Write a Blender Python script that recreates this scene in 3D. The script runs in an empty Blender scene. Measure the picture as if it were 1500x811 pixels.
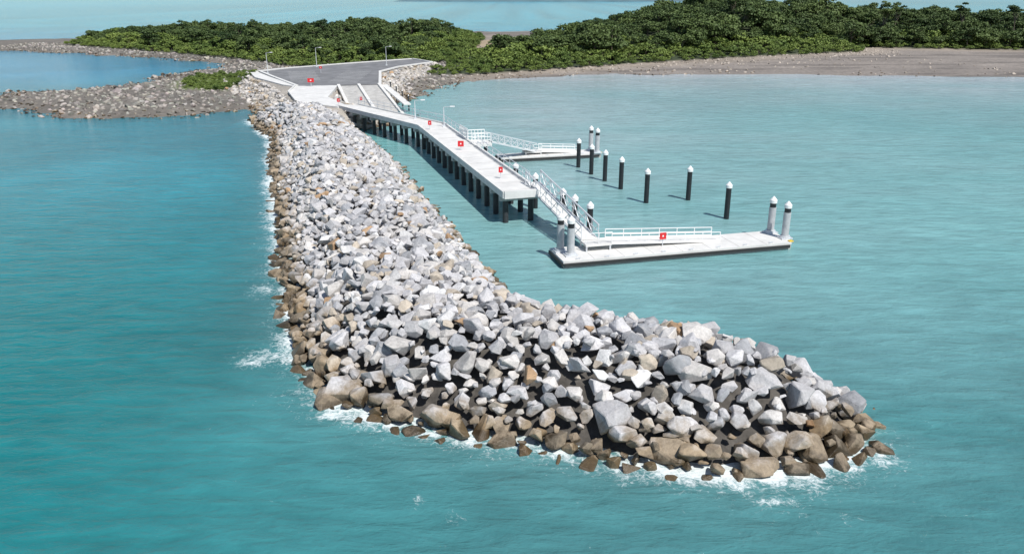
import bpy, bmesh, math, random
import numpy as np
from mathutils import Vector, Matrix
random.seed(7); rng=np.random.default_rng(7)
SC=bpy.context.scene
SC.view_settings.view_transform='Standard'; SC.view_settings.look='None'; SC.view_settings.exposure=0

# ------------------------------------------------------------------ helpers
def vnoise(x,y,seed=0):
    x=np.asarray(x,float); y=np.asarray(y,float)
    xi=np.floor(x).astype(np.int64); yi=np.floor(y).astype(np.int64)
    fx=x-xi; fy=y-yi; fx=fx*fx*(3-2*fx); fy=fy*fy*(3-2*fy)
    def h(a,b):
        n=(a*374761393+b*668265263+seed*1442695041)&0xffffffff
        n=((n^(n>>13))*1274126177)&0xffffffff
        return ((n^(n>>16))&0xffff)/65535.0
    return (h(xi,yi)*(1-fx)+h(xi+1,yi)*fx)*(1-fy)+(h(xi,yi+1)*(1-fx)+h(xi+1,yi+1)*fx)*fy
def fbm(x,y,seed=0,o=4):
    s=0;a=.5
    for i in range(o):
        s=s+a*vnoise(x*2**i,y*2**i,seed+i*7);a*=.5
    return s/(1-.5**o)
def sstep(a,b,x):
    t=np.clip((x-a)/(b-a),0,1); return t*t*(3-2*t)
def sdf(px,py,poly):
    """signed distance, positive inside"""
    px=np.asarray(px,float);py=np.asarray(py,float)
    P=np.array(poly,float); n=len(P)
    d=np.full(px.shape,1e18); ins=np.zeros(px.shape,bool)
    for i in range(n):
        ax,ay=P[i];bx,by=P[(i+1)%n]
        ex,ey=bx-ax,by-ay; wx,wy=px-ax,py-ay
        t=np.clip((wx*ex+wy*ey)/(ex*ex+ey*ey+1e-12),0,1)
        d=np.minimum(d,(wx-t*ex)**2+(wy-t*ey)**2)
        c=((ay>py)!=(by>py)) & (px<(bx-ax)*(py-ay)/((by-ay)+1e-12)+ax)
        ins^=c
    d=np.sqrt(d); return np.where(ins,d,-d)
def linedist(px,py,line):
    d=np.full(px.shape,1e18)
    for (ax,ay),(bx,by) in zip(line[:-1],line[1:]):
        ex,ey=bx-ax,by-ay; wx,wy=px-ax,py-ay
        t=np.clip((wx*ex+wy*ey)/(ex*ex+ey*ey),0,1)
        d=np.minimum(d,(wx-t*ex)**2+(wy-t*ey)**2)
    return np.sqrt(d)
def link(o): SC.collection.objects.link(o); return o

# ------------------------------------------------------------------ materials
class M:
    def __init__(s,name):
        s.m=bpy.data.materials.new(name); s.m.use_nodes=True
        s.t=s.m.node_tree; s.n=s.t.nodes; s.b=s.n['Principled BSDF']
    def add(s,t,**k):
        n=s.n.new(t)
        for a,b in k.items(): setattr(n,a,b)
        return n
    def l(s,a,b): s.t.links.new(a,b)
    def coords(s,scale=(1,1,1),rot=(0,0,0),obj=True):
        g=s.add('ShaderNodeNewGeometry') if not obj else s.add('ShaderNodeTexCoord')
        mp=s.add('ShaderNodeMapping'); mp.inputs['Scale'].default_value=scale; mp.inputs['Rotation'].default_value=rot
        s.l(g.outputs['Position'] if not obj else g.outputs['Object'],mp.inputs[0]); return mp.outputs[0]
    def noise(s,vec,scale,detail=3,rough=.5,dist=0):
        n=s.add('ShaderNodeTexNoise'); n.inputs['Scale'].default_value=scale; n.inputs['Detail'].default_value=detail
        n.inputs['Roughness'].default_value=rough; n.inputs['Distortion'].default_value=dist
        s.l(vec,n.inputs['Vector']); return n.outputs['Fac']
    def mr(s,v,a,b,c,d,smooth=False):
        n=s.add('ShaderNodeMapRange'); n.clamp=True
        if smooth: n.interpolation_type='SMOOTHSTEP'
        for i,x in zip((1,2,3,4),(a,b,c,d)): n.inputs[i].default_value=x
        s.l(v,n.inputs[0]); return n.outputs[0]
    def math(s,op,a,b=None):
        n=s.add('ShaderNodeMath',operation=op)
        for i,v in enumerate((a,b)):
            if v is None: continue
            if isinstance(v,(int,float)): n.inputs[i].default_value=v
            else: s.l(v,n.inputs[i])
        return n.outputs[0]
    def mix(s,f,a,b,mode='MIX'):
        n=s.add('ShaderNodeMix',data_type='RGBA',blend_type=mode)
        for i,v in ((0,f),(6,a),(7,b)):
            if isinstance(v,(int,float)): n.inputs[i].default_value=v
            elif isinstance(v,tuple): n.inputs[i].default_value=v+(1,) if len(v)==3 else v
            else: s.l(v,n.inputs[i])
        return n.outputs[2]
    def gray(s,v):
        n=s.add('ShaderNodeCombineColor')
        for i in range(3): s.l(v,n.inputs[i])
        return n.outputs[0]
    def attr(s,name):
        return s.add('ShaderNodeAttribute',attribute_name=name)
    def bump(s,h,dist,strength=1,prev=None):
        n=s.add('ShaderNodeBump'); n.inputs['Distance'].default_value=dist; n.inputs['Strength'].default_value=strength
        s.l(h,n.inputs['Height'])
        if prev: s.l(prev,n.inputs['Normal'])
        return n.outputs[0]
def simple(name,col,rough=.6,metal=0,var=.15,scale=3,bump=0):
    m=M(name); v=m.coords(obj=False)
    n=m.noise(v,scale,5,.6)
    f=m.mr(n,.3,.7,1-var,1+var)
    c=m.mix(1.0,col,m.gray(f),'MULTIPLY'); m.l(c,m.b.inputs['Base Color'])
    m.b.inputs['Roughness'].default_value=rough; m.b.inputs['Metallic'].default_value=metal
    if bump: m.l(m.bump(n,bump),m.b.inputs['Normal'])
    return m.m
CONC=simple('concrete_pale',(.66,.65,.625),.8,0,.12,.8,.01)
CONCD=simple('concrete_grey',(.42,.41,.39),.85,0,.2,1.2,.01)
ALU=simple('aluminium',(.68,.70,.72),.45,.3,.08,2)
WHITE=simple('white_plastic',(.80,.80,.79),.4,0,.05,2)
BLACK=simple('black_pile_sleeve',(.018,.019,.022),.45,0,.3,4)
DARKP=simple('dark_steel_pile',(.03,.032,.035),.6,0,.4,3)
GREYP=simple('grey_pile_sleeve',(.45,.46,.47),.5,0,.15,3)
RED=simple('red_sign_paint',(.62,.02,.025),.5,0,.05,3)
ASPH=simple('asphalt',(.18,.18,.185),.9,0,.25,.3,.01)
PAINT=simple('line_paint',(.65,.65,.63),.7,0,.1,2)
YEL=simple('yellow_paint',(.75,.5,.03),.6,0,.1,2)
RUB=simple('black_rubber',(.03,.03,.03),.7,0,.2,2)
BARK=simple('bark',(.16,.13,.10),.9,0,.3,3)

# ------------------------------------------------------------------ mesh builder
class B:
    def __init__(s,mats): s.v=[];s.f=[];s.mi=[];s.mats=mats
    def add(s,vs,fs,mi=0):
        o=len(s.v); s.v+= [tuple(p) for p in vs]; s.f+=[tuple(i+o for i in f) for f in fs]; s.mi+=[mi]*len(fs)
    def box(s,c,size,rz=0,mi=0):
        cx,cy,cz=c; hx,hy,hz=[q/2 for q in size]; ca,sa=math.cos(rz),math.sin(rz)
        vs=[(cx+x*ca-y*sa,cy+x*sa+y*ca,cz+z) for z in(-hz,hz) for x,y in((-hx,-hy),(hx,-hy),(hx,hy),(-hx,hy))]
        s.add(vs,[(3,2,1,0),(4,5,6,7),(0,1,5,4),(1,2,6,5),(2,3,7,6),(3,0,4,7)],mi)
    def beam(s,p0,p1,w,h,mi=0):
        p0=Vector(p0);p1=Vector(p1);d=(p1-p0).normalized()
        up=Vector((0,0,1)) if abs(d.z)<.95 else Vector((1,0,0))
        r=d.cross(up).normalized()*(w/2); u=r.cross(d).normalized()*(h/2)
        vs=[p+a*r+b*u for p in(p0,p1) for a,b in((-1,-1),(1,-1),(1,1),(-1,1))]
        s.add(vs,[(3,2,1,0),(4,5,6,7),(0,1,5,4),(1,2,6,5),(2,3,7,6),(3,0,4,7)],mi)
    def cyl(s,p0,p1,r0,r1,n=12,mi=0):
        p0=Vector(p0);p1=Vector(p1);d=(p1-p0).normalized()
        up=Vector((0,0,1)) if abs(d.z)<.95 else Vector((1,0,0))
        a=d.cross(up).normalized(); b=a.cross(d).normalized()
        vs=[];fs=[]
        for p,r in((p0,r0),(p1,r1)):
            for i in range(n):
                t=2*math.pi*i/n; vs.append(p+a*math.cos(t)*r+b*math.sin(t)*r)
        for i in range(n): fs.append((i,(i+1)%n,n+(i+1)%n,n+i))
        fs.append(tuple(range(n-1,-1,-1)));fs.append(tuple(range(n,2*n)))
        s.add(vs,fs,mi)
    def prism(s,poly,z0,z1,mi=0):
        """poly: (x,y) or (x,y,ztop); z1 default top, thickness z1-z0"""
        n=len(poly); ar=sum(poly[i][0]*poly[(i+1)%n][1]-poly[(i+1)%n][0]*poly[i][1] for i in range(n))
        if ar<0: poly=poly[::-1]
        top=[(p[0],p[1],p[2] if len(p)>2 else z1) for p in poly]
        bot=[(p[0],p[1],p[2]-(z1-z0)) for p in top]
        s.add(bot+top,[tuple(range(n-1,-1,-1)),tuple(range(n,2*n))]+[(i,(i+1)%n,n+(i+1)%n,n+i) for i in range(n)],mi)
    def build(s,name,bevel=0):
        me=bpy.data.meshes.new(name); me.from_pydata(s.v,[],s.f)
        for m in s.mats: me.materials.append(m)
        me.polygons.foreach_set('material_index',s.mi); me.update()
        bm=bmesh.new();bm.from_mesh(me);bmesh.ops.recalc_face_normals(bm,faces=bm.faces);bm.to_mesh(me);bm.free()
        return link(bpy.data.objects.new(name,me))

# ------------------------------------------------------------------ site plan (metres, sea level z=0)
BW_OUT=[(-44,136),(-41.5,129.4),(-34.7,116.6),(-31.8,104.6),(-27.6,91.3),(-21.6,71),(-18.6,61),(-15.5,51.9),(-12.8,43),(-10.9,39.2),(-9,36.9),(-6.1,35),(-3.5,34),(.3,32.8),(3.4,31.9),(6,31),(9.1,30.3),(12.4,30.7),(15,31.6),(17.2,33.6)]
BW_IN=[(18.0,36),(16.6,38.6),(13.6,41.6),(10,43.6),(7,44.8),(3.6,46.4),(1.2,49.3),(-.5,53.2),(-2.7,60.1),(-5.5,69.9),(-9.2,81.4),(-14.5,99.2),(-20.8,116.6),(-25.7,129.4),(-29,136)]
BW=BW_OUT+BW_IN
LAND=[(-260,306),(-196,308),(-180,308),(-156,296),(-131,282),(-98,260),(-88,250),(-82,236),(-85.5,225),(-89,206),(-88.5,190),(-95,181),(-107,177),(-110,170),(-98,154),(-88,145),(-74,139),(-62,138),(-55,144),(-47,147),(-41,136),(-34,129),(-27,136),(-23,145),(-21.6,161),(-22,176),(-17,190),(-8.3,201),(8.8,211),(27,217),(45,217),(72,217),(98,212),(134,208),(300,195),(450,180),(700,300),(600,640),(200,560),(0,470),(-100,440),(-190,400),(-230,376),(-270,350)]
FOR_R=[(-22,207),(-20,205),(-9,213),(19,233),(52,252),(85,268),(120,286),(129,308),(180,294),(230,291),(450,285),(450,430),(60,420),(20,380),(14,335),(2,300),(-10,285),(-19,252),(-17,228)]
FOR_L=[(-176,330),(-150,311),(-118,287),(-90,262),(-71,243),(-57,229),(-47,229),(-40,236),(-27,234),(-19,252),(-14,290),(-12,340),(-14,400),(-100,415),(-195,392)]
PLAT=[(-36,133),(-27,128.5),(-24.5,132),(-31,141),(-34,160),(-26,164),(-30,190),(-27,204),(-20,219),(-28,231),(-44,216),(-56,202),(-61,192),(-56,178),(-45,158),(-41,148)]
RAMP=[(-34.2,160.5),(-26,162.5),(-17.5,141),(-27,138.5)]

# rock prototypes ---------------------------------------------------
def rock_proto(seed,bev=.05):
    r=random.Random(seed); bm=bmesh.new()
    n=r.randint(10,20); k=r.uniform(2.4,5)
    for i in range(n):
        v=Vector((r.gauss(0,1),r.gauss(0,1),r.gauss(0,1))).normalized()
        p=(abs(v.x)**k+abs(v.y)**k+abs(v.z)**k)**(1/k); v=v/p*r.uniform(.80,1.0)
        bm.verts.new(v*.5)
    res=bmesh.ops.convex_hull(bm,input=bm.verts)
    bmesh.ops.delete(bm,geom=[g for g in res['geom_interior'] if isinstance(g,bmesh.types.BMVert)],context='VERTS')
    bmesh.ops.dissolve_limit(bm,angle_limit=math.radians(16),verts=bm.verts,edges=bm.edges)
    bmesh.ops.bevel(bm,geom=list(bm.edges),offset=bev,segments=1,affect='EDGES',clamp_overlap=True,profile=.5)
    bmesh.ops.recalc_face_normals(bm,faces=bm.faces)
    me=bpy.data.meshes.new('rock'); bm.to_mesh(me); bm.free()
    vs=np.array([v.co[:] for v in me.vertices]); fs=[tuple(p.vertices) for p in me.polygons]
    return vs,fs,me
PROT=[rock_proto(i,random.uniform(.018,.04)) for i in range(48)]
def rot_mats(n,tilt=3.14):
    q=rng.normal(size=(n,4)); q/=np.linalg.norm(q,axis=1)[:,None]
    w,x,y,z=q.T
    return np.stack([1-2*(y*y+z*z),2*(x*y-z*w),2*(x*z+y*w),2*(x*y+z*w),1-2*(x*x+z*z),2*(y*z-x*w),2*(x*z-y*w),2*(y*z+x*w),1-2*(x*x+y*y)],1).reshape(n,3,3)
def rock_mesh(name,pos,size,cols,stain,mat):
    n=len(pos); R=rot_mats(n); VS=[];LV=[];LT=[];CO=[];ST=[];off=0
    asp=rng.uniform(.64,1.28,(n,3))
    for i in range(n):
        v,f,_=PROT[rng.integers(len(PROT))]
        w=(v*(asp[i]*size[i]))@R[i].T
        w[:,2]*=.82
        VS.append(w+pos[i])
        for p in f: LV.append(np.array(p)+off); LT.append(len(p))
        CO.append(np.tile(np.append(cols[i],1),(len(v),1))); ST.append(np.full(len(v),stain[i])); off+=len(v)
    V=np.concatenate(VS);L=np.concatenate(LV).astype(np.int32);LT=np.array(LT,np.int32)
    me=bpy.data.meshes.new(name); me.vertices.add(len(V)); me.vertices.foreach_set('co',V.ravel())
    me.loops.add(len(L)); me.loops.foreach_set('vertex_index',L)
    me.polygons.add(len(LT)); me.polygons.foreach_set('loop_start',np.concatenate([[0],np.cumsum(LT)[:-1]]).astype(np.int32)); me.polygons.foreach_set('loop_total',LT)
    me.update(calc_edges=True)
    a=me.color_attributes.new('col','FLOAT_COLOR','POINT'); a.data.foreach_set('color',np.concatenate(CO).ravel())
    b=me.attributes.new('stain','FLOAT','POINT'); b.data.foreach_set('value',np.concatenate(ST))
    me.polygons.foreach_set('use_smooth',np.zeros(len(LT),bool))
    me.materials.append(mat)
    return link(bpy.data.objects.new(name,me))
def poisson(x0,x1,y0,y1,rad,tries,accept):
    cell=rad/1.4142; G={}; out=[]
    X=rng.uniform(x0,x1,tries);Y=rng.uniform(y0,y1,tries); ok=accept(X,Y)
    for x,y in zip(X[ok],Y[ok]):
        i,j=int(x//cell),int(y//cell); good=True
        for a in(-2,-1,0,1,2):
            for b in(-2,-1,0,1,2):
                q=G.get((i+a,j+b))
                if q and (q[0]-x)**2+(q[1]-y)**2<rad*rad: good=False;break
            if not good:break
        if good: G[(i,j)]=(x,y); out.append((x,y))
    return np.array(out)

def rock_material(name,bumpd=.06):
    m=M(name); v=m.coords(obj=False); a=m.attr('col'); st=m.attr('stain')
    n1=m.noise(v,1.3,5,.65); n2=m.noise(v,7,6,.75); n3=m.noise(v,.35,3,.5)
    c=m.mix(1.0,a.outputs['Color'],m.gray(m.mr(n1,.3,.7,.80,1.18)),'MULTIPLY')
    c=m.mix(1.0,c,m.gray(m.mr(n2,.3,.7,.76,1.22)),'MULTIPLY')
    c=m.mix(m.mr(n1,.56,.76,0,.45),c,(.46,.41,.35))
    g=m.add('ShaderNodeNewGeometry'); sp=m.add('ShaderNodeSeparateXYZ'); m.l(g.outputs['Position'],sp.inputs[0])
    z=m.math('ADD',sp.outputs[2],m.mr(n1,.25,.75,-.5,.5)); z=m.math('ADD',z,m.mr(n3,.3,.7,-.5,.5))
    z=m.math('DIVIDE',z,st.outputs['Fac'])
    f=m.mr(z,.5,1.25,1,0,True)
    br=m.mix(1.0,c,(.57,.46,.32),'MULTIPLY')
    c=m.mix(f,c,br)
    wet=m.mr(z,.12,.5,1,0,True)
    c=m.mix(wet,c,m.mix(1.0,c,(.32,.29,.23),'MULTIPLY'))
    m.l(c,m.b.inputs['Base Color']); m.l(m.mr(wet,0,1,.85,.35),m.b.inputs['Roughness'])
    m.l(m.bump(n2,bumpd*1.0,.75,m.bump(n1,bumpd*1.8,.6)),m.b.inputs['Normal'])
    return m.m
ROCKM=rock_material('granite_armour_rock')
def rock_cols(n):
    base=np.array([(.49,.48,.485),(.56,.535,.51),(.35,.355,.37),(.53,.52,.525),(.46,.40,.325),(.44,.29,.17),(.62,.61,.60)])
    k=rng.choice(7,n,p=[.30,.21,.14,.18,.08,.012,.078]); c=base[k]*rng.uniform(.78,1.13,(n,1)); return np.clip(c,0,.68)
def bw_h(x,y):
    d=sdf(x,y,BW); return np.where(d>0,np.minimum(3.5,.12+.73*d),.12+.8*d),d
# ---- breakwater core
gx=np.arange(-52,26,1.0); gy=np.arange(24,140,1.0); X,Y=np.meshgrid(gx,gy)
H,D=bw_h(X,Y); H=H-.85+.3*(fbm(X,Y,3)-.5)
def grid_mesh(name,X,Y,Z,keep=None,mats=(),smooth=True,attrs={}):
    ny,nx=X.shape; idx=np.arange(nx*ny).reshape(ny,nx)
    q=np.stack([idx[:-1,:-1],idx[:-1,1:],idx[1:,1:],idx[1:,:-1]],-1).reshape(-1,4)
    if keep is not None:
        k=keep.ravel(); q=q[k[q].any(1)]
    me=bpy.data.meshes.new(name); me.vertices.add(nx*ny)
    me.vertices.foreach_set('co',np.stack([X,Y,Z],-1).ravel())
    me.loops.add(q.size); me.loops.foreach_set('vertex_index',q.ravel().astype(np.int32))
    me.polygons.add(len(q)); me.polygons.foreach_set('loop_start',(np.arange(len(q))*4).astype(np.int32)); me.polygons.foreach_set('loop_total',np.full(len(q),4,np.int32))
    me.update(calc_edges=True)
    me.polygons.foreach_set('use_smooth',np.full(len(q),smooth))
    for n,a in attrs.items():
        if a.ndim==3:
            c=np.concatenate([a,np.ones(a.shape[:2]+(1,))],-1); at=me.color_attributes.new(n,'FLOAT_COLOR','POINT'); at.data.foreach_set('color',c.ravel())
        else:
            at=me.attributes.new(n,'FLOAT','POINT'); at.data.foreach_set('value',a.ravel())
    for m in mats: me.materials.append(m)
    return link(bpy.data.objects.new(name,me))
CORE=simple('core_rubble',(.08,.073,.065),.95,0,.4,2,.1)
core=grid_mesh('breakwater_core',X,Y,H,D>-2.5,[CORE])

P=poisson(-50,25,26,138,.78,140000,lambda x,y: sdf(x,y,BW)>-.65)
h,d=bw_h(P[:,0],P[:,1]); n=len(P)
s=rng.uniform(.75,1.3,n)*np.interp(P[:,1],[40,60,110],[1.12,1.0,.95]); s=np.where(rng.random(n)<.10,s*1.3,s); s=np.where((d<1.6)&(P[:,1]<60),s*1.08,s)
pos=np.column_stack([P,h-.12+rng.uniform(-.18,.2,n)])
Q=poisson(-50,25,26,138,.55,140000,lambda x,y: sdf(x,y,BW)>.1)
h2,d2=bw_h(Q[:,0],Q[:,1]); n2=len(Q)
pos2=np.column_stack([Q,h2+rng.uniform(-.3,.2,n2)]); s2=rng.uniform(.4,.85,n2)
pos=np.concatenate([pos,pos2]); s=np.concatenate([s,s2])
dout=linedist(pos[:,0],pos[:,1],BW_OUT); din=linedist(pos[:,0],pos[:,1],BW_IN)
stain=np.where(dout<din,1.5,.7)
bw=rock_mesh('rock_breakwater',pos,s,rock_cols(len(pos)),stain,ROCKM)
core.parent=bw

# ------------------------------------------------------------------ terrain
gx=np.concatenate([np.arange(-300,-110,4.),np.arange(-110,60,1.6),np.arange(60,460,4.)]); gy=np.concatenate([np.arange(126,260,1.6),np.arange(260,520,5.)])
X,Y=np.meshgrid(gx,gy)
def terrain(X,Y):
    dl=sdf(X,Y,LAND); df=np.maximum(sdf(X,Y,FOR_R),sdf(X,Y,FOR_L)); dp=sdf(X,Y,PLAT); dr=sdf(X,Y,RAMP)
    mud=sstep(-20,-5,X)
    n=fbm(X/9,Y/9,11,5)-.5
    dl2=dl+n*14*(1-mud*.5)
    h=(1-mud)*np.clip(dl2*.10,-3,.75)+mud*np.clip(dl2*.022,-3,1.1)
    h=h+np.where(dl>-3,(fbm(X/3,Y/3,5,4)-.5)*.45*(1-mud*.8),0)
    h=h+sstep(-4,35,df)*2.0+sstep(0,60,df)*(6.0*np.exp(-((X-103)/62)**2-((Y-350)/60)**2)+2.0*sstep(20,60,X)+0*X)
    h=h+2.6*np.exp(-((X-2)/16)**2-((Y-330)/22)**2)
    h=np.maximum(h,np.minimum(2.75,2.75+dp*.6))
    t=np.clip((161.5-Y)/22,0,1); rz=3-3.8*t
    h=np.where(dr>-1.2,np.minimum(h,rz-.7),h)
    return h,dl2,df,dp,mud
H,DL,DF,DP,MUD=terrain(X,Y)
nn=fbm(X/14,Y/14,21,4)[...,None]; n2_=fbm(X/4,Y/4,31,4)[...,None]
reef=np.array([.16,.143,.122])*(.6+.8*n2_); sand=np.array([.36,.30,.235])*(.8+.4*nn)
mudc=np.array([.23,.20,.175])*(.7+.6*nn); mudc=mudc*(1-.35*(sstep(.48,.6,fbm(X/30,Y/5,77,4))[...,None]))
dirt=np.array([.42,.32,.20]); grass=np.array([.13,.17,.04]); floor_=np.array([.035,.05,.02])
C=reef*(1-MUD[...,None])+mudc*MUD[...,None]
edge=(sstep(-16,-2,DF)*MUD)[...,None]*.6; C=C*(1-edge)+sand*edge
GP=sdf(X,Y,[(-77,190),(-79,205),(-68,214),(-58,200),(-57,181),(-60,172),(-70,174)])
g=(sstep(-3,2,GP+6*(nn[...,0]-.5)))[...,None]; C=C*(1-g)+(grass*.9+.04*n2_)*g
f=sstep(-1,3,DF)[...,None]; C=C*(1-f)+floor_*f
cl=np.exp(-((X-2)/18)**2-((Y-325)/30)**2)[...,None]; cl=np.clip(cl*1.6-.3*nn,0,1); C=C*(1-cl)+(dirt*(.6+.8*n2_))*cl
p=sstep(-6,-3,DP)[...,None]*(1-f); C=C*(1-p)+np.array([.34,.31,.27])*(.7+.6*n2_)*p
tm=M('land_surface'); v=tm.coords(obj=False); n1=tm.noise(v,.9,6,.7); a=tm.attr('tint')
c=tm.mix(1.0,a.outputs['Color'],tm.gray(tm.mr(n1,.3,.7,.65,1.35)),'MULTIPLY'); tm.l(c,tm.b.inputs['Base Color']); tm.b.inputs['Roughness'].default_value=.9
tm.l(tm.bump(n1,.25,.8),tm.b.inputs['Normal'])
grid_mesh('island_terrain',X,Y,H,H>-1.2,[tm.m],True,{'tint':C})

# shore rocks
def terr_pts(P): 
    h,dl,df,dp,mud=terrain(P[:,0],P[:,1]); return h,dl,df,dp,mud
def GPf(x,y): return sdf(x,y,[(-76,192),(-78,205),(-68,212),(-60,200),(-59,181),(-62,174),(-70,176)])
def acc(x,y):
    h,dl,df,dp,mud=terrain(x,y); 
    return (h>-.4)&(df<-1)&(dp<-4.5)&(sdf(x,y,BW)<0)&(mud<.5)&(GPf(x,y)<0)&(rng.random(len(x))<np.where(y>250,.6,.95))
P=poisson(-200,-12,126,345,1.1,80000,acc); h=terr_pts(P)[0]; n=len(P)
sz=rng.uniform(.5,1.2,n)*np.where(rng.random(n)<.06,1.8,1)
cc=np.array([.24,.22,.195])*rng.uniform(.45,1.8,(n,1))*rng.uniform(.95,1.05,(n,3))
REEFM=rock_material('reef_rock_stone',.05)
rock_mesh('reef_rocks',np.column_stack([P,h-.02]),sz,cc,np.full(n,.35),REEFM)
def acc2(x,y):
    h,dl,df,dp,mud=terrain(x,y); 
    return (h>-.05)&(df<-.5)&(mud>.3)&(x<135)&(rng.random(len(x))<np.exp(df/7)*.8+.02+.25*(fbm(x/8,y/8,9)>.62))
P=poisson(-20,140,185,310,1.3,14000,acc2); h=terr_pts(P)[0]; n=len(P)
rock_mesh('beach_rocks',np.column_stack([P,h]),rng.uniform(.4,1.1,n),np.array([.38,.33,.28])*rng.uniform(.6,1.3,(n,1)),np.full(n,.2),REEFM)
def acc3(x,y):
    dp=sdf(x,y,PLAT); return (dp<-.3)&(dp>-6)&(sdf(x,y,RAMP)<-.3)&(sdf(x,y,FOR_L)<-1)&(sdf(x,y,FOR_R)<0)&(y<222)&(y>126)
P=poisson(-70,-12,126,224,.9,50000,acc3); h=terr_pts(P)[0]; n=len(P)
rock_mesh('rock_revetment',np.column_stack([P,h+.1+rng.uniform(-.2,.2,n)]),rng.uniform(.65,1.3,n),rock_cols(n)*np.array([1,.96,.9]),np.full(n,.8),ROCKM)

# ------------------------------------------------------------------ water
def axis(segs):
    o=[]
    for a,b,st in segs: o.append(np.arange(a,b,st))
    return np.concatenate(o)
xs=np.concatenate([[-12000,-7000,-4000,-2500,-1500,-900,-600],axis([(-420,-120,12),(-120,-46,3),(-46,26,.5),(26,120,3),(120,420,12)]),[420,600,900,1500,2500,4000,7000,12000]])
ys=np.concatenate([[-300,-100,-30,0,10],axis([(16,140,.5),(140,260,3),(260,700,14)]),[700,900,1300,2000,3200,5000,9000,16000,25000]])
X,Y=np.meshgrid(xs,ys)
dbw=sdf(X,Y,BW); dl=sdf(X,Y,LAND)
dO=linedist(X,Y,BW_OUT); dI=linedist(X,Y,BW_IN)
def c(*a): return np.array(a)
deep=c(.007,.165,.175); mid=c(.017,.225,.285); bay=c(.025,.23,.37); lag=c(.12,.355,.355); shal=c(.45,.49,.51); far=c(.025,.31,.40)
xc=np.interp(Y,[30,45,53,70,99,130,160],[14,8,-8,-13.5,-22,-33,-35]); wd=np.where(Y<48,26,3)+0*X
wl=sstep(-1,1,(X-xc)/wd)*sstep(20,75,Y)*(1-sstep(300,340,Y))
wm=sstep(32,110,Y)*(1-wl)
T=deep*(1-wm[...,None])+mid*wm[...,None]
wy=(sstep(130,230,Y)*(1-wl))[...,None]; T=T*(1-wy)+bay*wy
T=T*(1-wl[...,None])+lag*wl[...,None]
wf=sstep(330,600,Y)[...,None]; T=T*(1-wf)+far*wf
wb=(np.exp(-np.clip(-dl,0,1e5)/55)*sstep(-28,10,X)*(Y<320))[...,None]; wb=np.clip(wb*(1+.6*(fbm(X/20,Y/7,15,3)[...,None]-.5)),0,1); T=T*(1-wb)+shal*wb
wr=(np.exp(-np.clip(-dl,0,1e5)/9)*(X<-45)*(Y<320)*.6)[...,None]; T=T*(1-wr)+c(.05,.14,.15)*wr
big=(fbm(X/17+3,Y/22,41,4)-.5)[...,None]; T=T*(1+.8*big*(1-wl[...,None]*.75))
outer_dark=(np.exp(-np.clip(-dbw-2,0,99)/9)*.25)[...,None]*((dO<dI)*sstep(34,50,Y))[...,None]; T=T*(1-outer_dark)  # water tint darker beside the outer breakwater wall
near=(np.exp(-np.clip(-dbw,0,99)/2.2)*.12)[...,None]*(dO<dI)[...,None]; T=T*(1-near)+c(.30,.45,.45)*near
T=np.clip(T,0,1)
endk=1-.6*sstep(13,17,X)*sstep(30.5,34,Y)*(Y<60)
foam=np.exp(-np.clip(-dbw,0,99)/1.05)*(dO<dI)*(.24+1.2*fbm(X/4,Y/4,51,3))*endk
reefw=np.exp(-np.abs(dl)/1.5)*(X<-45)*(Y<330)*.3
foam=np.maximum(foam,reefw*(Y>140))
for fx,fy,rx,ry,a in[(-2.3,27.4,.28,.75,.55),(-3.9,28.6,.25,.6,.5),(.35,22.0,.4,.25,.85),(17.0,31.9,.9,.8,.75),(-14.6,42.6,1.4,1.5,.6),(-9,36.0,1.1,1,.65),(-17.8,54,1.2,2,.5),(13.5,27.6,.5,.25,.5),(11,28.6,1.2,.4,.6)]:
    foam=np.maximum(foam,a*np.exp(-((X-fx)/rx)**2-((Y-fy)/ry)**2))
Z=np.zeros_like(X)
wm_=M('sea_water'); a=wm_.attr('tint'); fo=wm_.attr('foam')
vA=wm_.coords((1,1,1),(0,0,math.radians(25)),False)
vB=wm_.coords((.40,1.25,1),(0,0,math.radians(-32)),False)
vC=wm_.coords((.14,.42,1),(0,0,math.radians(15)),False)
nA=wm_.noise(vB,1.0,6,.62,.4); nB=wm_.noise(vA,3.2,3,.5,.2); nC=wm_.noise(vC,1,3,.5,.6)
col=wm_.mix(1.0,a.outputs['Color'],wm_.gray(wm_.mr(nC,.3,.7,.91,1.09)),'MULTIPLY')
col=wm_.mix(1.0,col,wm_.gray(wm_.mr(nA,.3,.7,.84,1.16)),'MULTIPLY')
f1=wm_.noise(vA,2.6,8,.78,1.4); f2=wm_.noise(vA,.9,4,.6,.5)
fm=wm_.math('MULTIPLY',fo.outputs['Fac'],wm_.mr(f2,.3,.7,.5,1.4))
fm=wm_.math('ADD',fm,wm_.mr(f1,.25,.75,-.62,.38)); fm=wm_.mr(fm,.12,.68,0,1,True)
col=wm_.mix(wm_.math('MULTIPLY',fm,.88),col,(.78,.83,.83))
wm_.l(col,wm_.b.inputs['Base Color']); wm_.l(wm_.mr(fm,0,1,.14,.8),wm_.b.inputs['Roughness']); wm_.b.inputs['IOR'].default_value=1.33; wm_.b.inputs['Specular IOR Level'].default_value=.4
bn=wm_.bump(nC,.25,.5); bn=wm_.bump(nA,.25,.8,bn); bn=wm_.bump(nB,.05,.7,bn)
wm_.l(bn,wm_.b.inputs['Normal'])
grid_mesh('water',X,Y,Z,None,[wm_.m],True,{'tint':T,'foam':foam})

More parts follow.
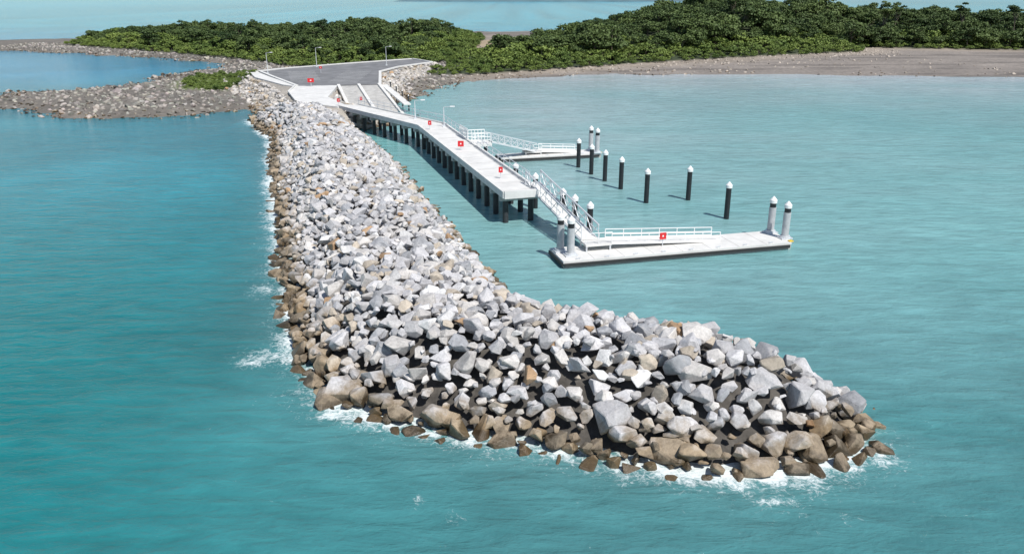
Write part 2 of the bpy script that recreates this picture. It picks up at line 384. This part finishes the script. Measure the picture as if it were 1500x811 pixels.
# distant island
ix=np.linspace(-330,560,60); iy=np.linspace(2250,2700,8); X,Y=np.meshgrid(ix,iy)
Z=24*np.clip(1-((X-110)/440)**2,0,1)**.6*np.clip(1-((Y-2475)/230)**2,0,1)*(.5+fbm(X/90,Y/90,61))-1
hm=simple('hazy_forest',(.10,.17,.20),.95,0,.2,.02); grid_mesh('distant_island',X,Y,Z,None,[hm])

# ------------------------------------------------------------------ jetty walkway
DZ=3.0
Lp=[(-27.6,130.2),(-12.7,110),(-.7,70.8)]; Rp=[(-24.9,132.3),(-9.35,112.0),(2.5,71.8)]
b=B([CONC,CONCD,DARKP,ALU])
for i in range(2):
    b.prism([Lp[i],Lp[i+1],Rp[i+1],Rp[i]],DZ-.34,DZ,0)
    for E,sg in((Lp,1),(Rp,-1)):
        p0=Vector(E[i]).to_3d();p1=Vector(E[i+1]).to_3d(); d=(p1-p0).normalized(); nrm=Vector((-d.y,d.x,0))*sg
        o=nrm*.02
        b.beam(p0+o+Vector((0,0,DZ-.12)),p1+o+Vector((0,0,DZ-.12)),.30,.62,0)
e0=Vector((*Lp[2],DZ-.12));e1=Vector((*Rp[2],DZ-.12)); b.beam(e0,e1,.3,.7,0)
for i in range(2):
    l0,l1,r0,r1=[Vector(q) for q in(Lp[i],Lp[i+1],Rp[i],Rp[i+1])]
    Ln=(l1-l0).length; k=int(Ln/3.4)
    for j in range(k+1):
        t=(j+.35)/(k+.7); a=l0.lerp(l1,t); c_=r0.lerp(r1,t); dd=(c_-a).normalized()
        b.beam((*(a+dd*.18),DZ+.004),(*(c_-dd*.18),DZ+.004),.05,.008,1)
        b.beam((*(a-dd*.1),DZ-.62),(*(c_+dd*.1),DZ-.62),.6,.55,1)
        for q in(a+dd*.45,c_-dd*.45):
            b.cyl((q.x,q.y,-2.5),(q.x,q.y,DZ-.85),.27,.27,12,2)
def rail(b,pts,h=1.1,sp=1.8,mi=0,r=.035,mids=1):
    for p0,p1 in zip(pts[:-1],pts[1:]):
        p0=Vector(p0);p1=Vector(p1);L=(p1-p0).length;n=max(1,round(L/sp))
        for i in range(n+1):
            q=p0.lerp(p1,i/n); b.beam(q,q+Vector((0,0,h)),r*1.6,r*1.6,mi)
        for k in range(mids+1):
            z=Vector((0,0,h*(k+1)/(mids+1))); b.cyl(p0+z,p1+z,r,r,6,mi)
rt=lambda t,i=1:(Rp[i][0]+(Rp[i+1][0]-Rp[i][0])*t,Rp[i][1]+(Rp[i+1][1]-Rp[i][1])*t,DZ+.18)
rail(b,[rt(0),rt(.33)],1.0,2.2,3); rail(b,[rt(.45),rt(.93)],1.0,2.2,3); rail(b,[rt(0,0),rt(1,0)],1.0,2.2,3)
b.build('jetty_walkway')

# ------------------------------------------------------------------ gangways
def gangway(p0,p1,w=1.5,h=1.25,bays=10,name='aluminium_gangway'):
    b=B([ALU,CONC]); p0=Vector(p0);p1=Vector(p1); d=(p1-p0).normalized(); r=d.cross(Vector((0,0,1))).normalized()
    b.beam(p0+Vector((0,0,.02)),p1+Vector((0,0,.02)),w-.1,.07,1)
    up=Vector((0,0,h))
    for sg in(-1,1):
        a=p0+r*sg*w/2;c_=p1+r*sg*w/2
        b.beam(a-Vector((0,0,.08)),c_-Vector((0,0,.08)),.1,.16,0); b.beam(a+up,c_+up,.09,.11,0); b.beam(a+up*.5,c_+up*.5,.04,.05,0)
        for i in range(bays+1):
            q=a.lerp(c_,i/bays); b.beam(q,q+up,.06,.06,0)
            if i<bays:
                q2=a.lerp(c_,(i+1)/bays)
                if i%2: b.beam(q,q2+up,.05,.05,0)
                else: b.beam(q+up,q2,.05,.05,0)
    return b.build(name)
gangway((2.0,75.2,3.05),(6.3,62.4,1.25),1.5,1.15)
gangway((-2.9,98.2,3.05),(2.7,102.8,1.0),1.4,1.0,7)

# ------------------------------------------------------------------ pontoons
def pontoon(o,ang,L,W,ramp):
    ca,sa=math.cos(ang),math.sin(ang)
    P=lambda u,v,z=0:(o[0]+u*ca-v*sa,o[1]+u*sa+v*ca,z)
    b=B([CONC,CONCD,RUB,ALU,WHITE,YEL])
    b.prism([P(0,0)[:2],P(L-.3,0)[:2],P(L,.3)[:2],P(L,W-.3)[:2],P(L-.3,W)[:2],P(0,W)[:2]],-.25,.42,1)
    b.prism([P(-.06,-.06)[:2],P(L-.3,-.06)[:2],P(L+.06,.27)[:2],P(L+.06,W-.27)[:2],P(L-.3,W+.06)[:2],P(-.06,W+.06)[:2]],.42,.6,0)
    b.beam(P(0,-.12,.30),P(L-.4,-.12,.30),.10,.26,2); b.beam(P(-.12,0,.30),P(-.12,W,.30),.10,.26,2)
    n=int(L/2.4)
    for i in range(1,n): b.beam(P(i*L/n,0,.603),P(i*L/n,W,.603),.04,.008,1)
    for u in np.arange(1.2,L-.8,2.4): # cleats
        b.beam(P(u-.2,.18,.7),P(u+.2,.18,.7),.06,.06,3); b.beam(P(u,.18,.6),P(u,.18,.7),.08,.08,3)
    b.box(P(L-.12,.25,.64),(.35,.35,.07),ang,5)
    u0,u1,z0=ramp
    b.prism([P(u0-2.2,W-1.75)[:2],P(u0,W-1.75)[:2],P(u0,W-.15)[:2],P(u0-2.2,W-.15)[:2]],z0-.18,z0,0)
    for uu in(u0-2.1,u0-.1):
        for vv in(W-1.65,W-.25): b.beam(P(uu,vv,.6),P(uu,vv,z0-.18),.12,.12,3)
    q=[(*P(u0,W-1.65)[:2],z0),(*P(u1,W-1.65)[:2],.66),(*P(u1,W-.25)[:2],.66),(*P(u0,W-.25)[:2],z0)]
    b.prism(q,0,.10,0)
    for vv in(W-1.7,W-.2):
        b.beam(P(u0,vv,z0-.02),P(u1,vv,.66),.1,.2,4)
        rail(b,[P(u0,vv,z0),P(u1,vv,.66)],.72,1.5,4,.035)
        if vv<W-1: rail(b,[P(u0-2.2,vv,z0),P(u0,vv,z0)],.9,1.1,4,.03)
    return b.build('floating_pontoon'),P
_,P1=pontoon((4.0,58.7),math.atan2(4.7,17.9),20.0,3.5,(4.6,14.2,1.2))
_,P2=pontoon((-1.3,99.8),math.atan2(3.4,12.6),13.4,2.8,(5.6,10.6,1.0))

def cappile(x,y,top=3.6,sleeve=False,r=.25):
    b=B([BLACK,WHITE,GREYP,ALU])
    if sleeve:
        b.cyl((x,y,-3),(x,y,top-1.0),r+.05,r+.05,16,2); b.cyl((x,y,top-1.0),(x,y,top-.62),r+.01,r+.01,16,0)
        b.cyl((x,y,.62),(x,y,.85),r+.17,r+.17,16,3)
        b.box((x,y,.66),(1.0,.9,.1),.25,3)
    else: b.cyl((x,y,-3),(x,y,top-.62),r,r,16,0)
    b.cyl((x,y,top-.62),(x,y,top-.36),r+.06,r+.06,16,1); b.cyl((x,y,top-.36),(x,y,top-.05),r+.06,.04,16,1)
    b.build('mooring_pile')
for x,y in[(8.1,97.1),(9.3,93.1),(10.5,89.5),(11.8,85.5),(13.6,79.4),(18.1,80.6),(20.2,73.3),(2.3,77.3),(.4,82.4),(4.6,70.7),(5.5,68.4),(6.6,65.8)]: cappile(x,y)
for x,y in[(3.85,61.2),(4.6,60.2),(22.25,66.6),(22.95,64.9)]: cappile(x,y,3.85,True)
for x,y in[(10.35,105.2),(11.0,103.4)]: cappile(x,y,3.85,True)

# gangway landing on the walkway, with balustrade
b=B([CONC,WHITE,DARKP])
b.prism([(-4.7,95.6),(-2.4,96.6),(-3.3,99.6),(-5.6,98.9)],2.7,3.02,0)
b.cyl((-3.2,98.2,-2),(-3.2,98.2,2.7),.25,.25,12,2)
rail(b,[(-5.4,98.9,3.02),(-3.4,99.5,3.02)],1.2,.4,1,.04,2); rail(b,[(-4.7,95.8,3.02),(-2.6,96.7,3.02)],1.2,.4,1,.04,2); rail(b,[(-6.6,102.2,3.2),(-5.5,98.9,3.2)],1.2,.4,1,.04,2)
b.build('gangway_landing')

# ------------------------------------------------------------------ signs, life-ring stations
def sign(x,y,z,w=.75,h=.75,ph=1.3,rz=0,name='safety_sign'):
    b=B([RED,WHITE,ALU])
    b.cyl((x,y,z-.02),(x,y,z+ph),.04,.04,8,2)
    b.box((x,y-.06,z+ph-h/2+.05),(w,.06,h),rz,0)
    b.box((x,y-.095,z+ph-h/2+.05),(w*.22,.01,h*.25),rz,1)
    return b.build(name)
for a in[(-10.9,107.2,3.0,.45,.55,1.1),(-5.9,92.4,3.0,.68,.65,1.0),(-1.1,77.2,3.0,.4,.55,1.1),(-27.9,131.2,3,.45,.55,1.1),(-39.0,159.5,3,1.25,.75,1.5),(-43.5,188,3,.6,.5,1.4),(-24.6,133.2,3,.4,.5,1.1)]: sign(*a)
q=P1(9.0,1.75,.6); sign(q[0],q[1],.6,.55,.55,1.1,.25)

# ------------------------------------------------------------------ car park, road, apron, boat ramp
b=B([ASPH,CONC,PAINT])
CP=[(-42,160.3),(-26.3,163.8),(-30.5,191),(-27.8,204),(-21,218),(-27.5,229),(-42,214),(-54,200),(-58.5,191.5),(-51.5,178)]
b.prism(CP,2.3,3.0,0)
for i in range(len(CP)):
    p,q=CP[i],CP[(i+1)%len(CP)]
    if i==0: continue
    b.beam((*p,3.06),(*q,3.06),.6,.3,1)
for i in range(9):  # parking bays
    t=i/8; x0=-31.5-1.0*t*1.2; y0=168+24*t
    b.beam((x0,y0,3.006),(x0-6,y0-.5,3.006),.15,.008,2); 
    x1=-46-6.5*t*.9; b.beam((x1,171+20*t,3.006),(x1+6,172+20*t,3.006),.15,.008,2)
b.build('car_park')
b=B([CONC,CONCD])
b.prism([(-42.2,160.1),(-34.3,161.6),(-32.2,143),(-27.2,132.5),(-25.2,132.0),(-27.8,130.0),(-35.6,135),(-40.8,150)],2.4,3.02,0)
for y in(140,147,154): b.beam((-40.3+(y-150)*-.12,y,3.024),(-31.6,y+1,3.024),.07,.008,1)
b.beam((-42.3,160,3.1),(-40.9,150,3.1),.3,.3,0); b.beam((-40.9,150,3.1),(-35.6,135.1,3.1),.3,.3,0)
b.prism([(-42.6,160.2),(-45.5,163),(-55.5,178),(-61,191.5),(-56.5,200.5),(-55,199.6),(-59.2,191.5),(-52.2,178.2),(-42.3,160.8)],2.4,3.012,0)
b.build('concrete_apron')
b=B([CONCD,CONC,DARKP,ALU])
t0=[(-34.1,160.6),(-26.2,162.6)]; t1=[(-27.0,139),(-18,141.2)]
b.prism([(*t0[0],2.98),(*t0[1],2.98),(*t1[1],-.9),(*t1[0],-.9)],0,.4,0)
for f in(.02,.5,.98):
    p=Vector((*t0[0],3.1)).lerp(Vector((*t0[1],3.1)),f);q=Vector((*t1[0],-.8)).lerp(Vector((*t1[1],-.8)),f); b.beam(p,q,.55,.5,1)
for k in range(1,14):
    f=k/14; p=Vector((*t0[0],2.99)).lerp(Vector((*t1[0],-.89)),f);q=Vector((*t0[1],2.99)).lerp(Vector((*t1[1],-.89)),f); b.beam(p,q,.06,.02,1)
b.build('boat_ramp')
b=B([CONC,DARKP,WHITE])
b.beam((-25.4,163,2.9),(-18.6,145,1.4),1.3,.25,0)
for k in range(4):
    f=(k+.5)/4; x=-25.4+6.8*f; y=163-18*f; z=2.9-1.5*f
    b.cyl((x+.8,y,-1.5),(x+.8,y,z+1.1),.13,.13,8,1); b.cyl((x+.8,y,z+1.1),(x+.8,y,z+1.3),.14,.03,8,2)
b.build('ramp_side_jetty')
def lamp(x,y,z=3.0,h=6):
    b=B([ALU,WHITE]); b.cyl((x,y,z-.1),(x,y,z+h),.09,.05,8,0); b.beam((x,y,z+h),(x+1.1,y-.2,z+h+.15),.06,.06,0); b.box((x+1.2,y-.2,z+h+.14),(.6,.3,.12),0,1); b.box((x,y,z+.1),(.4,.4,.3),0,0); b.build('street_lamp')
lamp(-48,203.5,3,4.5); lamp(-31.5,208,3,4.5); lamp(-55,186,3,4.5); lamp(-9.2,109.5,3,2.6); lamp(-13.9,116.5,3,2.6)

# ------------------------------------------------------------------ vegetation
def leafmat(name,dark,light):
    m=M(name); oi=m.add('ShaderNodeObjectInfo'); a=m.attr('lf'); v=m.coords(obj=False); n=m.noise(v,.045,3,.6)
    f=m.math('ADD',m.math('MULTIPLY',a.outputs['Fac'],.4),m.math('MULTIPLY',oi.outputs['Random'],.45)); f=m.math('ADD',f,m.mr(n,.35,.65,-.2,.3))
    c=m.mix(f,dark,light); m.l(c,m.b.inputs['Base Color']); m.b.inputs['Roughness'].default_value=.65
    m.b.inputs['Specular IOR Level'].default_value=.3
    return m.m
LM=leafmat('mangrove_leaves',(.052,.095,.020),(.19,.25,.055))
LF=leafmat('forest_leaves',(.022,.048,.014),(.11,.155,.045))
def tree_mesh(name,seed,H,R,base,leaf,nl,nlobe,lsz,trunk=.15,flat=.6):
    r=np.random.default_rng(seed); b=B([BARK,leaf])
    top=Vector((r.normal()*.3,r.normal()*.3,H*.75)); b.cyl((0,0,-.5),top*.5,trunk,trunk*.7,7,0); b.cyl(top*.5,top,trunk*.7,trunk*.3,7,0)
    lobes=[]
    for i in range(nlobe):
        a=r.uniform(0,6.28); rr=R*math.sqrt(r.uniform(0,1))*.78; zz=base+(H-base)*(r.uniform(.2,.9)*(1-.35*rr/R)); lr=R*r.uniform(.22,.5)
        c_=Vector((rr*math.cos(a),rr*math.sin(a),zz)); lobes.append((c_,lr)); b.cyl(top*r.uniform(.35,.7),c_,trunk*.4,trunk*.15,5,0)
    nv=len(b.v); V=[];lf=[]
    F=[];k=0
    wt=np.array([l[1]**2 for l in lobes]); wt=wt/wt.sum()*nl
    for (c_,lr),per in zip(lobes,wt):
        lt=r.uniform(-.25,.25)
        for j in range(int(per)):
            d=r.normal(size=3); d/=np.linalg.norm(d); 
            if d[2]<-.35: d[2]*=-.6
            rad=lr*r.uniform(.5,1.12)
            p=np.array(c_)+d*np.array([1,1,flat])*rad
            nrm=d*.6+r.normal(size=3)*.55+np.array([0,0,.35]); nrm/=np.linalg.norm(nrm)
            t=np.cross(nrm,r.normal(size=3)); t/=np.linalg.norm(t); u=np.cross(nrm,t); s_=lsz*r.uniform(.5,1.1)
            V+= [tuple(p+(t*a_+u*b_)*s_*.5) for a_,b_ in((-1,-.6),(.1,-.9),(1,.1),(.2,.9),(-.8,.6))]; F.append(tuple(range(k,k+5))); k+=5
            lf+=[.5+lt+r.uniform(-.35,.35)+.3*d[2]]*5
    b.add(V,F,1)
    me=bpy.data.meshes.new(name); me.from_pydata(b.v,[],b.f); me.materials.append(BARK); me.materials.append(leaf); me.polygons.foreach_set('material_index',b.mi); me.update()
    at=me.attributes.new('lf','FLOAT','POINT'); at.data.foreach_set('value',[0]*nv+lf)
    return me
def coll(name,meshes):
    c_=bpy.data.collections.new(name)
    for i,me in enumerate(meshes): c_.objects.link(bpy.data.objects.new('%s_%02d'%(name,i),me))
    return c_
def instancer(name,pos,scale,idx,collection):
    me=bpy.data.meshes.new(name); me.vertices.add(len(pos)); me.vertices.foreach_set('co',np.asarray(pos,float).ravel())
    for nm,ty,da in(('scl','FLOAT',scale),('rz','FLOAT',rng.uniform(0,6.28,len(pos))),('idx','INT',idx)):
        at=me.attributes.new(nm,ty,'POINT'); at.data.foreach_set('value',np.asarray(da))
    o=link(bpy.data.objects.new(name,me))
    g=bpy.data.node_groups.new(name+'_scatter','GeometryNodeTree')
    g.interface.new_socket('Geometry',in_out='INPUT',socket_type='NodeSocketGeometry'); g.interface.new_socket('Geometry',in_out='OUTPUT',socket_type='NodeSocketGeometry')
    N=g.nodes.new; gi=N('NodeGroupInput');go=N('NodeGroupOutput');ip=N('GeometryNodeInstanceOnPoints');ci=N('GeometryNodeCollectionInfo')
    ci.inputs['Collection'].default_value=collection; ci.inputs['Separate Children'].default_value=True; ci.inputs['Reset Children'].default_value=True
    def na(nm,ty):
        a_=N('GeometryNodeInputNamedAttribute'); a_.data_type=ty; a_.inputs['Name'].default_value=nm; return [s_ for s_ in a_.outputs if s_.enabled and s_.name=='Attribute'][0]
    cx=N('ShaderNodeCombineXYZ'); l=g.links.new
    l(na('rz','FLOAT'),cx.inputs[2]); l(gi.outputs[0],ip.inputs['Points']); l(ci.outputs[0],ip.inputs['Instance']); ip.inputs['Pick Instance'].default_value=True
    l(na('idx','INT'),ip.inputs['Instance Index']); l(cx.outputs[0],ip.inputs['Rotation']); l(na('scl','FLOAT'),ip.inputs['Scale']); l(ip.outputs[0],go.inputs[0])
    md=o.modifiers.new('scatter','NODES'); md.node_group=g; return o
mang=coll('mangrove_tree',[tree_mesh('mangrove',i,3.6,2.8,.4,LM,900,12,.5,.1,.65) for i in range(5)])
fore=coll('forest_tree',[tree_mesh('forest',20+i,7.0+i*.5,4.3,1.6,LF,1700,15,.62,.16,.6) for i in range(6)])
def accm(x,y):
    d=np.maximum(sdf(x,y,FOR_R),sdf(x,y,FOR_L)); cl=np.exp(-((x-2)/18)**2-((y-325)/30)**2)
    return (d>-.5)&(d<24)&(cl<.45)&(fbm(x/6,y/6,33,2)>.22)
P=poisson(-200,300,200,400,2.9,50000,accm); h,_,df,_,_=terr_pts(P); n=len(P)
sc=rng.uniform(.6,1.25,n)*(.6+.5*sstep(0,14,df))*np.where((P[:,0]<-8)&(P[:,0]>-40)&(P[:,1]<240),.75,1)
instancer('mangrove_forest',np.column_stack([P,h-.2]),sc,rng.integers(0,5,n),mang)
def accf(x,y):
    d=np.maximum(sdf(x,y,FOR_R),sdf(x,y,FOR_L)); cl=np.exp(-((x-2)/20)**2-((y-325)/34)**2); edge=np.where(x>118,4,np.where(x<-30,10,15))
    edge=edge+10*(fbm(x/14,y/14,19,2)-.5)
    return (d>edge)&(cl<.4)&(fbm(x/12,y/12,71,3)<np.where(x>0,.72,.6))
P=poisson(-195,330,205,400,4.6,40000,accf); h,_,df,_,_=terr_pts(P); n=len(P); x=P[:,0]
hs=np.interp(x,[-195,-120,-50,0,40,80,110,135,150,300],[.5,.65,.8,.75,.85,1.0,1.0,.9,.82,.82])
sc=hs*rng.uniform(.6,1.3,n)*(.6+.8*fbm(P[:,0]/13,P[:,1]/13,81,2))
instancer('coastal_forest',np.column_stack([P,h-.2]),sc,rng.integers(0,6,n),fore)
P=poisson(-80,-55,170,216,1.5,3000,lambda x,y:(GPf(x,y)>0)&(fbm(x/4,y/4,5)>.36)); h=terr_pts(P)[0]
instancer('shrub_patch',np.column_stack([P,h-.3]),rng.uniform(.22,.42,len(P)),rng.integers(0,4,len(P)),mang)
for i,(px,py,H,R) in enumerate([(84,318,12,4.2),(110,330,11,4),(139,315,14,4),(150,330,13,4.5),(172,322,13.5,3),(190,318,14,3.6),(205,325,14,4.2),(60,325,8.5,3.5)]):
    me=tree_mesh('coastal_tree',100+i,H,R,H*.6,LF,1300,10,.55,.2,.5)
    o=link(bpy.data.objects.new('coastal_tree',me)); o.location=(px,py,float(terrain(np.array([px]),np.array([py]))[0][0])-.2)

# ------------------------------------------------------------------ light & camera
az=math.radians(142); el=math.radians(54)   # azimuth measured clockwise from +Y
dirv=Vector((math.sin(az)*math.cos(el),math.cos(az)*math.cos(el),math.sin(el)))
sd=bpy.data.lights.new('sun','SUN'); sd.energy=5.0; sd.angle=math.radians(.5); sd.color=(1,.965,.91)
so=link(bpy.data.objects.new('sun',sd)); so.rotation_euler=dirv.to_track_quat('Z','Y').to_euler()
w=bpy.data.worlds.new('World'); SC.world=w; w.use_nodes=True; nt=w.node_tree
sk=nt.nodes.new('ShaderNodeTexSky'); sk.sky_type='NISHITA'; sk.sun_disc=False; sk.sun_elevation=el; sk.sun_rotation=az; sk.dust_density=.3; sk.ozone_density=1.5
nt.links.new(sk.outputs[0],nt.nodes['Background'].inputs[0]); nt.nodes['Background'].inputs[1].default_value=.10
cd=bpy.data.cameras.new('camera'); cd.sensor_width=36; cd.lens=28.25; cd.clip_start=.5; cd.clip_end=60000
co=link(bpy.data.objects.new('camera',cd)); co.location=(0,0,20); co.rotation_euler=(math.radians(90-19.4),0,0); SC.camera=co
